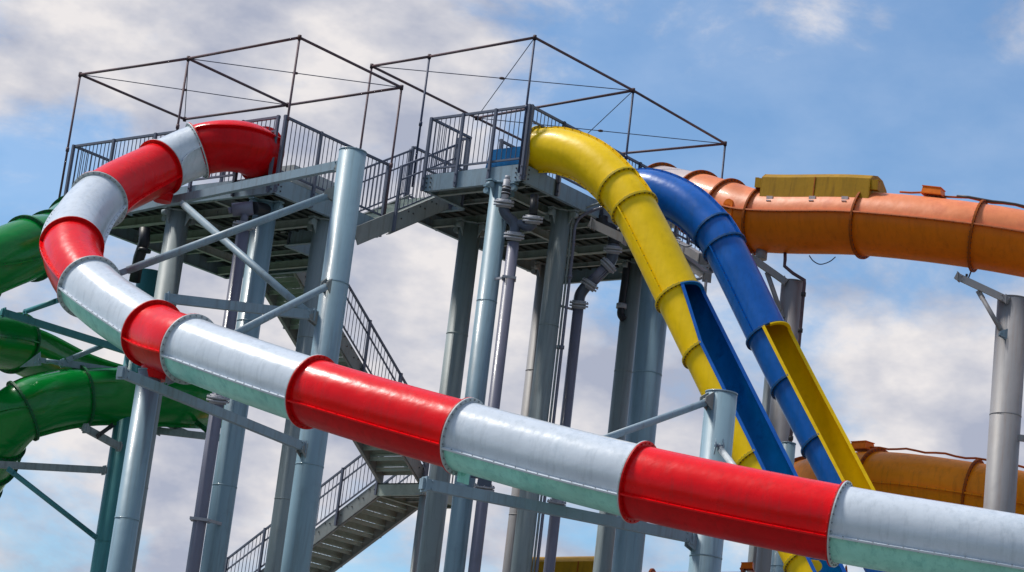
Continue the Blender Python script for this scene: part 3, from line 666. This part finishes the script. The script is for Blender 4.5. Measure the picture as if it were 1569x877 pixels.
def tub(label, O, u0, u1, v0, v1, z, h, m, slope=.25):
    mb = MB(); W = lambda a, b, dz: Vector(((O+UD*a+VD*b).x, (O+UD*a+VD*b).y, z+dz))
    # moulded launch tub: raked left wall, hollow inside
    def shell(i, zz0, zz1):
        return [W(u0+i, v0+i, zz0), W(u1-i, v0+i, zz0), W(u1-i, v1-i, zz0), W(u0+i, v1-i, zz0), W(u0+i, v0+i, zz1), W(u1-slope*.3-i, v0+i, zz1), W(u1-slope*.3-i, v1-i, zz1), W(u0+i, v1-i, zz1)]
    vs = shell(0, .01, h)+shell(.05, .08, h)
    mb.add(vs, [(0, 1, 2, 3), (0, 4, 5, 1), (1, 5, 6, 2), (2, 6, 7, 3), (3, 7, 4, 0), (8, 9, 13, 12), (9, 10, 14, 13), (10, 11, 15, 14), (11, 8, 12, 15), (8, 11, 10, 9), (4, 12, 13, 5), (5, 13, 14, 6), (6, 14, 15, 7), (7, 15, 12, 4)])
    o = mb.build('launch_tub', M[m], None, W(u0, v0, 0)); return tag(o, label, 'tub')
tub('blue moulded launch tub seen through the right platform railing', NR, .10, 1.05, .14, .85, HR, .40, 'bluein')
tub('pale grey launch tub behind the railing of the left platform', NL, .12, .9, .55, 1.7, HL, .38, 'whitefl')

# ------------------------------------------------------------------ staircases
mb = MB(); A = NR+UD*2.70-VD*.30-ZD*.96; B = A-VD*1.1-ZD*.67; mb.beam(A, B, .03, .34); mb.beam(A+UD*.03+ZD*.16, B+UD*.03+ZD*.16, .06, .02); mb.build('stair_stringer_tail', M['stringer'], pl, A)

def stairs(label, P0, dirv, side, width, run, drop, rail_near=True, rail_far=True, extra=''):
    """flight descending from P0 along dirv; P0 = top corner on the near stringer, side = direction to the far stringer"""
    th = thing('staircase', (P0.x, P0.y, P0.z), label, 'staircase', 'flights of the open tread tower stairs')
    d_ = (dirv*run-ZD*drop); L = d_.length; dn = d_/L; nrm = side.cross(dn).normalized()
    if nrm.z < 0: nrm = -nrm
    n = max(3, round(drop/.19)); 
    for s_ in (0, width):
        mb = MB(); A = P0+side*s_-ZD*.10-dn*.06; B = A+d_+dn*.12
        # vertical-faced plate stringer
        H = ZD*.19; T = side*.018
        mb.add([A-H-T, A+H-T, B+H-T, B-H-T, A-H+T, A+H+T, B+H+T, B-H+T], [(0, 1, 2, 3), (7, 6, 5, 4), (0, 4, 5, 1), (1, 5, 6, 2), (2, 6, 7, 3), (3, 7, 4, 0)])
        sg = -1 if s_ == 0 else 1
        for e_ in (-1, 1):
            mb.add([x+ZD*.0 for x in (A+H*e_-T, B+H*e_-T, B+H*e_-side*sg*.07-T*0, A+H*e_-side*sg*.07, A+H*e_*.93-T, B+H*e_*.93-T, B+H*e_*.93-side*sg*.07, A+H*e_*.93-side*sg*.07)], [(0, 1, 2, 3), (7, 6, 5, 4), (0, 4, 5, 1), (1, 5, 6, 2), (2, 6, 7, 3), (3, 7, 4, 0)])
        for i in range(n):
            c = P0+side*s_+dirv*(run*(i+.5)/n)-ZD*(drop*(i+.62)/n)+side*sg*.02
            mb.bolt(c-dirv*.06, side*sg, .016, .014, 1); mb.bolt(c+dirv*.08, side*sg, .016, .014, 1)
        mb.build('stringer', [M['stringer'], M['dark']], th, A)
    for i in range(n):
        c = P0+dirv*(run*(i+.5)/n)-ZD*(drop*(i+1)/n-.06)+side*(width/2); w2 = width/2-.025; tr = run/n
        mb = MB(); mb.box(c, dirv*(tr/2+.02), side*w2, ZD*.012)
        mb.box(c+dirv*(tr/2+.012)-ZD*.055, dirv*.008, side*w2, ZD*.055); mb.box(c-dirv*(tr/2-.012)-ZD*.045+ZD*.0, dirv*.008, side*w2, ZD*.033)
        mb.box(c-dirv*(tr/2-.01)+ZD*.062, dirv*.006, side*w2, ZD*.035)
        mb.build('tread', M['stair'], th, c)
    for s_, on in ((0, rail_near), (width, rail_far)):
        if not on: continue
        sg = -1 if s_ == 0 else 1
        A = P0+side*(s_+sg*.03); B = A+d_; mb = MB(); h = 1.05
        mb.beam(A+ZD*h, B+ZD*h, .045, .04); mb.beam(A+ZD*(h-.28), B+ZD*(h-.28), .03, .03); mb.beam(A+ZD*.16, B+ZD*.16, .03, .03)
        k = round(run/.112)
        for i in range(k+1):
            c = A+d_*(i/k); mb.cyl(c+ZD*.17, c+ZD*(h-.02), .009, 6, 0, cap=False)
        ob = mb.build('handrail', M['rail'], th, A)
        k = max(1, round(run/1.1))
        for i in range(k+1):
            c = A+d_*(i/k)+side*sg*.03; pm = MB(); pm.box(c+ZD*.41, dirv*.026, side*.026, ZD*.66); pm.build('post', M['rail'], ob, c)
    return th
def WL(a, b, dz): p = NL+UD*a+VD*b; return Vector((p.x, p.y, HL+dz))
def WR(a, b, dz): p = NR+UD*a+VD*b; return Vector((p.x, p.y, HR+dz))
# short flight joining the platforms (top at the right platform, descending towards the left one)
stairs('short flight of steps joining the left platform up to the right one', WR(2.72, VS-.02, -.02), -VD, UD, 1.15, 1.6, .98)
top = WL(3.78, VB+.05, -.02)
stairs('upper stair flight descending behind the left platform, mostly hidden by its columns', top, VD, UD, 1.2, 4.85, 3.52)
zm = HL-3.78
def landing(label, u0, u1, v0, v1, z):
    th = thing('stair_landing', WL(u0, v0, z-HL), label, 'landing'); W = lambda a, b, dz: WL(a, b, z-HL+dz)
    mb = MB(); mb.box((W(u0, v0, -.02)+W(u1, v1, -.02))/2, UD*(u1-u0)/2, VD*(v1-v0)/2, ZD*.015); mb.build('deck_floor', M['floor'], th, W(u0, v0, 0))
    for a, b, o in (((u0, v0), (u1, v0), -VD), ((u0, v1), (u1, v1), VD), ((u0, v0), (u0, v1), -UD), ((u1, v0), (u1, v1), UD)):
        mb = MB(); mb.channel(W(*a, -.16), W(*b, -.16), .06, .25, o); mb.build('fascia', M['stair'], th, W(*a, 0))
    for f_ in (.33, .66):
        mb = MB(); vv = v0+(v1-v0)*f_; mb.ibeam(W(u0+.02, vv, -.14), W(u1-.02, vv, -.14), .07, .18); mb.build('joist', M['joist'], th, W(u0, vv, 0))
    return th
l1 = landing('stair landing half way down, in the middle behind the red tube', 3.7, 5.0, 9.45, 10.97, zm)
rail(l1, NL, (3.7, 9.45), (3.7, 10.97), zm, -UD, fasc=.2); rail(l1, NL, (3.7, 10.97), (5.0, 10.97), zm, VD, fasc=.2)
def flight_u(label, u0, v0, z, sgn, run=5.4, drop=3.45): return stairs(label, WL(u0, v0, z-HL), UD*sgn, VD, 1.42, run, drop)
flight_u('lower stair flight going down to the left, its treads seen from below', 5.02, 9.5, zm-.02, 1)
l2 = landing('low stair landing left of the lower flight', 10.42, 11.7, 9.45, 12.5, zm-3.5)
flight_u('bottom stair flight turning back from the low landing', 10.4, 11.0, zm-3.52, -1)
l3 = landing('lowest stair landing above the ground', 3.7, 5.0, 9.45, 12.5, zm-7.0) if zm-7 > .5 else None
if l3 is not None: flight_u('last short stair flight reaching the ground', 5.02, 9.5, zm-7.02, 1, (zm-7)*1.5, zm-7.05)
for (a, b) in ((3.6, 9.4), (3.6, 12.6), (11.8, 9.4), (11.8, 12.6)):
    q = WL(a, b, -HL); zt = (zm if a < 5 and b < 10 else zm-3.5)-.3
    if a < 5 and b > 10: zt = zm-7.3
    if zt < .3: continue
    th = thing('stair_post', q, {(3.6, 9.4): 'slim post under the half way stair landing', (11.8, 9.4): 'slim post at the near corner of the low landing', (11.8, 12.6): 'slim post at the far corner of the low landing', (3.6, 12.6): 'short slim post under the lowest landing'}[(a, b)], 'post')
    mb = MB(); mb.cyl(q, q+ZD*zt, .08, 16); mb.build('shaft', M['colgrey'], th, q); mb = MB(); mb.box(q+ZD*(zt+.01), UD*.13, VD*.13, ZD*.012); mb.build('cap_plate', M['colgrey'], th, q+ZD*zt)

# ------------------------------------------------------------------ shade frames
def frame(label, corners, beams, posts, cables, pr=.027):
    th = thing('canopy_frame', corners['org'], label, 'frame', 'rusty canopy frames')
    for a, b in beams:
        mb = MB(); mb.cyl(corners[a], corners[b], pr, 10)
        for e_ in (a, b): mb.cyl(corners[e_]-ZD*.045, corners[e_]+ZD*.045, pr*1.35, 10)
        mb.build('beam', M['rust'], th, corners[a])
    for a, zb, m_ in posts:
        c = corners[a]; mb = MB(); b_ = Vector((c.x, c.y, zb)); mb.cyl(c-ZD*.05, b_, pr*.85, 10); mb.cyl(b_+ZD*1.25, b_+ZD*1.33, pr*1.3, 10)
        mb.build('post', M[m_], th, b_)
    for a, b in cables:
        mb = MB(); mb.cyl(corners[a], corners[b], .009, 6, cap=False); mb.build('cable', M['cable'], th, corners[a])
    for k in [x for x in corners if x.startswith('X')]:
        mb = MB(); mb.cyl(corners[k]-ZD*.012, corners[k]+ZD*.012, .055, 12); mb.build('cable_hub', M['rust'], th, corners[k])
    return th
zcl = at(459, 57.8, NL.y).z; zcr = at(819.4, 57.8, 42).z
L = dict(A=atz(123, 114.4, zcl), B=atz(459, 57.8, zcl), C=atz(615.4, 134.4, zcl), D=atz(283, 183, zcl), E=atz(288.7, 90, zcl), F=atz(441, 161.2, zcl), org=NL)
L['X1'] = (L['A']+L['F'])/2; L['X2'] = (L['E']+L['C'])/2
frame('rusty pipe canopy frame over the left platform', L, [('A', 'E'), ('E', 'B'), ('B', 'C'), ('C', 'F'), ('F', 'D'), ('D', 'A'), ('E', 'F')],
      [('A', HL-.2, 'rust'), ('B', HL-.2, 'rust'), ('C', HL-.2, 'rust'), ('E', HL, 'rust')], [('A', 'F'), ('E', 'C'), ('D', 'E')])
Rr = dict(P=atz(569.6, 101.6, zcr), Q=atz(819.4, 57.8, zcr), R=atz(970.4, 139, zcr), S=atz(1111.2, 220.5, zcr), T=atz(730, 181, zcr), U=atz(859, 244, zcr), K=atz(658, 87, zcr), org=NR)
Rr['X1'] = (Rr['P']+Rr['R'])/2; Rr['X2'] = (Rr['T']+Rr['S'])/2
frame('rusty pipe canopy frame over the right platform, two bays long', Rr, [('P', 'K'), ('K', 'Q'), ('Q', 'R'), ('R', 'S'), ('S', 'U'), ('U', 'T'), ('T', 'P'), ('R', 'T')],
      [('P', HL, 'rust'), ('K', HR-.2, 'cable'), ('Q', HR-.2, 'cable'), ('R', HR-.2, 'cable'), ('S', HR-.2, 'cable'), ('U', HR, 'cable')], [('P', 'R'), ('Q', 'T'), ('T', 'S'), ('R', 'U')])

# ------------------------------------------------------------------ pipes
def pipe(label, segs, r, coups=(), m='pvc', vert=None, straps=()):
    """segs = list of photo points (x,y,Y) for the bent top part; then vertical to the ground"""
    pts = [at(*q) for q in segs]; e_ = pts[-1]
    th = thing('drain_pipe', (e_.x, e_.y, 0), label, 'pipe', 'drain pipes hanging from the tower')
    mb = MB(); mb.cyl(e_, Vector((e_.x, e_.y, 0)), r, 20); mb.build('pipe', M[m], th, Vector((e_.x, e_.y, 0)))
    if len(pts) > 1: mb = MB(); mb.tube(catmull(pts, 5), r*1.06, 16); mb.build('bend', M['pvcd'], th, pts[0])
    for (x, y, Y, dx, dy) in coups:            # coupling collar, axis along photo direction dx,dy
        c = at(x, y, Y); ax = (IR*dx-IU*dy).normalized(); mb = MB()
        for k in (-1, 1): mb.cyl(c+ax*k*.045, c+ax*k*.01, r*1.75, 20)
        mb.cyl(c-ax*.08, c+ax*.08, r*1.3, 16)
        for k in range(8):
            a = k*math.pi/4; s_ = ax.cross(Xw if abs(ax.x) < .8 else ZD).normalized(); t2 = ax.cross(s_); mb.bolt(c+(s_*math.cos(a)+t2*math.sin(a))*r*1.52+ax*.045, ax, .014, .02)
        mb.build('coupling', M['coup'], th, c)
    return th
# p1: pipe beside the middle column of the left tower
Yp = 41.4; pc = at(327, 660, Yp)
def onv(x0, Y, y, base):     # photo x of vertical line
    pass
def vx(P, py):               # photo x of the vertical through P at photo height py
    lo, hi = 0, 30
    for _ in range(40):
        z = (lo+hi)/2; q = Vector((P.x, P.y, z))-EYE; yy = CY-FPX*q.dot(IU)/q.dot(Fw)
        if yy > py: lo = z
        else: hi = z
    return CX+FPX*q.dot(IR)/q.dot(Fw)
x1 = vx(pc, 352); p1 = pipe('dark purple drain pipe beside the middle column under the left platform', [(x1, 352, Yp)], .12, [(x1+1, 346, Yp, .15, -1), (vx(pc, 612), 612, Yp, .15, -1)], m='pvc')
mb = MB(); a = at(356, 322, Yp); b = at(388, 319, Yp); mb.cyl(a, b, .13, 18); mb.cyl(at(350, 323, Yp), a, .06, 12); mb.cyl(at(x1+3, 326, Yp), at(x1, 345, Yp), .07, 12); mb.build('tee', M['pvc'], p1, a)
mb = MB(); mb.tube(catmull([at(388, 319, Yp), at(398, 320, Yp+.2), at(408, 322, Yp+.5), at(425, 322, Yp+1)], 5), .12, 14); mb.cyl(at(410, 318, Yp+.5), at(412, 305, Yp+.6), .08, 12); mb.build('bend', M['black'], p1, b)
mb = MB(); q = at(vx(pc, 797), 797, Yp); mb.beam(q-Xw*.17, q+Xw*.17, .30, .05); mb.beam(q+Xw*.15-Vector((0, .12, 0)), at(338, 803, 41.8), .05, .05); mb.build('strap', M['coup'], p1, q)
# black stub left of the loop
t_ = thing('drain_pipe', at(220, 365, 43.6), 'short black pipe hanging under the left end of the left platform', 'pipe'); mb = MB(); mb.tube([at(222, 350, 43.6), at(221, 372, 43.6), at(213, 395, 43.8), at(206, 432, 44)], .11, 14); mb.cyl(at(222, 382, 43.6), at(221, 386, 43.6), .125, 14); mb.build('pipe', M['black'], t_, at(220, 365, 43.6))
# p2: pipe with tee under the near corner of the right platform
Yp = 42.0; pc = at(774, 478, Yp); x = vx(pc, 372)
p2 = pipe('grey drain pipe hanging from a bolted tee under the near corner of the right platform', [(x, 372, Yp)], .11, [(x+1, 362, Yp, .12, -1), (772, 312, Yp, .1, -1), (816, 337, Yp-.1, .1, -1), (vx(pc, 748), 748, Yp, .15, -1)])
mb = MB(); mb.tube(catmull([at(788, 360, Yp), at(789, 349, Yp), at(786, 340, Yp), at(776, 330, Yp), at(772, 322, Yp), at(772, 312, Yp)], 4), .10, 16)
mb.tube(catmull([at(787, 346, Yp), at(798, 344, Yp), at(808, 348, Yp-.05), at(815, 345, Yp-.1), at(816, 336, Yp-.1)], 4), .09, 16); mb.build('tee', M['pvcd'], p2, at(788, 350, Yp))
mb = MB(); mb.cyl(at(773, 306, Yp), at(777, 276, Yp), .07, 14); mb.cyl(at(777, 276, Yp), at(778, 270, Yp), .05, 14); mb.build('riser', M['coup'], p2, at(774, 300, Yp))
mb = MB(); mb.cyl(at(774.5, 299, Yp), at(776.5, 286, Yp), .085, 14); mb.build('rubber_sleeve', M['black'], p2, at(775, 292, Yp)); mb = MB(); mb.cyl(at(817, 330, Yp-.1), at(819, 300, Yp), .08, 14); mb.build('rubber_sleeve', M['black'], p2, at(817, 330, Yp))
for yy in (297, 291, 287):
    mb = MB(); mb.cyl(at(774.5+(299-yy)*.15, yy, Yp), at(774.7+(299-yy)*.15, yy-1.2, Yp), .089, 14); mb.build('hose_clamp', M['coup'], p2, at(775, yy, Yp))
mb = MB(); q = at(vx(pc, 427), 427, Yp); mb.beam(q-Xw*.13, q+Xw*.13, .26, .045); mb.beam(q-Xw*.12, at(752, 429, 42.3), .04, .04); mb.build('strap', M['coup'], p2, q)
mb = MB(); q = at(vx(pc, 742), 740, Yp); mb.cyl(q-Vector((0, .18, 0)), q+Vector((0, .14, 0)), .13, 16); mb.box(q+Vector((-.16, -.1, .1)), Xw*.1, Vector((0, .05, 0)), ZD*.05); mb.build('valve', M['pvcd'], p2, q)
# p3: pipe with big elbows behind the conduit column
Yp = 44.0; pc = at(885.5, 478, Yp)
p3 = pipe('grey drain pipe with bolted elbows stepping up to the right platform', [(940, 372, Yp), (938.5, 392, Yp), (932, 406, Yp), (912, 427, Yp), (900, 437, Yp), (889, 452, Yp), (vx(pc, 470), 470, Yp)], .105,
     [(887, 467, Yp, .1, -1), (903, 437, Yp, .55, -.8), (932, 407, Yp, .75, -.7), (939, 383, Yp, .1, -1), (vx(pc, 772), 772, Yp, .12, -1)])
mb = MB(); mb.tube(catmull([at(940, 375, Yp), at(941, 362, Yp), at(936, 352, Yp), at(926, 348, Yp), at(922, 340, Yp), at(922, 332, Yp)], 4), .12, 16); mb.tube([at(941, 362, Yp), at(952, 355, Yp), at(965, 352, Yp)], .11, 14); mb.build('manifold', M['black'], p3, at(940, 375, Yp))
mb = MB(); mb.cyl(at(908, 431, Yp), at(925, 414, Yp), .112, 18); mb.build('sleeve', M['pvc'], p3, at(908, 431, Yp))
mb = MB(); mb.cyl(at(859, 469, 43.8), at(880, 475, Yp), .025, 8); mb.build('standoff', M['coup'], p3, at(859, 469, 43.8))
t_ = thing('drain_pipe', at(955, 440, 46.8), 'black pipe end curling down beside the dark column behind the yellow slide', 'pipe'); mb = MB(); mb.tube(catmull([at(962, 395, 46.8), at(956, 440, 46.8), at(952, 470, 46.8), at(951, 482, 46.8), at(956, 490, 46.8)], 4), .075, 14); mb.build('pipe', M['black'], t_, at(955, 440, 46.8)); mb = MB(); mb.cyl(at(952.6, 466, 46.8), at(951.8, 473, 46.8), .11, 14); mb.build('coupling', M['coup'], t_, at(952, 470, 46.8))
# conduits on the conduit column
for k, (off, r_) in enumerate(((.225, .022), (.29, .03))):
    o_ = Vector(r4['_o']); b_ = Vector((o_.x+off, o_.y-.05-.03*k, 0)); zt = zR-.15-.1*k; pts = catmull([b_, b_+ZD*(zt-.4), b_+ZD*zt, b_+Vector((.12, -.02, zt+.2)), b_+Vector((.7, -.25, zt+.40+.03*k)), b_+Vector((1.1, -.4, zt+.42+.03*k))], 5)
    mb = MB(); mb.tube(pts, r_, 8)
    for z_ in (2, 4.5, 7, 9.2, 11.4, 12.8): mb.cyl(b_+ZD*z_, b_+ZD*(z_+.07), r_*1.6, 8)
    mb.build('conduit', M['colgrey'] if k == 0 else M['pvc'], r4, b_)
# grey steel bits under the blue slide mouth
bs = thing('slide_bracket', at(1050, 385, 45), 'pale steel cantilever beams under the mouth of the blue slide', 'bracket')
for a, b in (((905, 342, 43.0), (960, 368, 42.6)), ((1035, 372, 46.5), (1078, 398, 43.9)), ((1048, 397, 46.2), (1084, 425, 44.2))): arm_rect(bs, at(*a), at(*b), .12, .16, 'coltan', 'beam')
mb = MB(); mb.tube(catmull([at(1026, 350, 44.6), at(1036, 370, 44.4), at(1052, 378, 44.2), at(1060, 376, 44.1)], 4), .02, 8); mb.build('loose_hose', M['coup'], bs, at(1036, 370, 44.4)); mb = MB(); mb.tube(catmull([at(1060, 418, 44.4), at(1066, 428, 44.3), at(1075, 426, 44.3), at(1082, 420, 44.3), at(1081, 440, 44.2), at(1080, 455, 44.2)], 4), .03, 8); mb.build('loose_hose', M['coup'], bs, at(1060, 380, 44))
# yellow slide lower bracket with white rod
bs = thing('slide_bracket', at(1232, 860, 38.4), 'yellow bolted bracket with a white rod under the red tube at lower right', 'bracket')
arm_round(bs, at(1212, 838, 38.3), at(1238, 869, 38.2), .06, 'whitefl', 'rod')
mb = MB(); c = at(1240, 868, 38.0); mb.box(c, Xw*.14, Vector((0, .1, 0)), ZD*.10); mb.cyl(c+Xw*.1-Vector((0, .14, 0)), c+Xw*.1, .09, 14); 
for dx in (-.1, 0, .1): mb.bolt(c+Xw*dx-Vector((0, .1, 0)), Vector((0, -1, 0)), .022, .03, 1)
mb.build('plate', [M['yellow'], M['dark']], bs, c)

for o in list(bpy.data.objects):
    for k in ('_o', '_r'):
        if k in o: del o[k]
print('Z red', [round(p.z, 1) for p in JP]); print('Z green', [round(p.z, 1) for p in GP]); print('Z or', [round(FO[k][0].z, 1) for k in range(0, 70, 10)], [round(FL[k][0].z, 1) for k in range(0, 50, 10)])
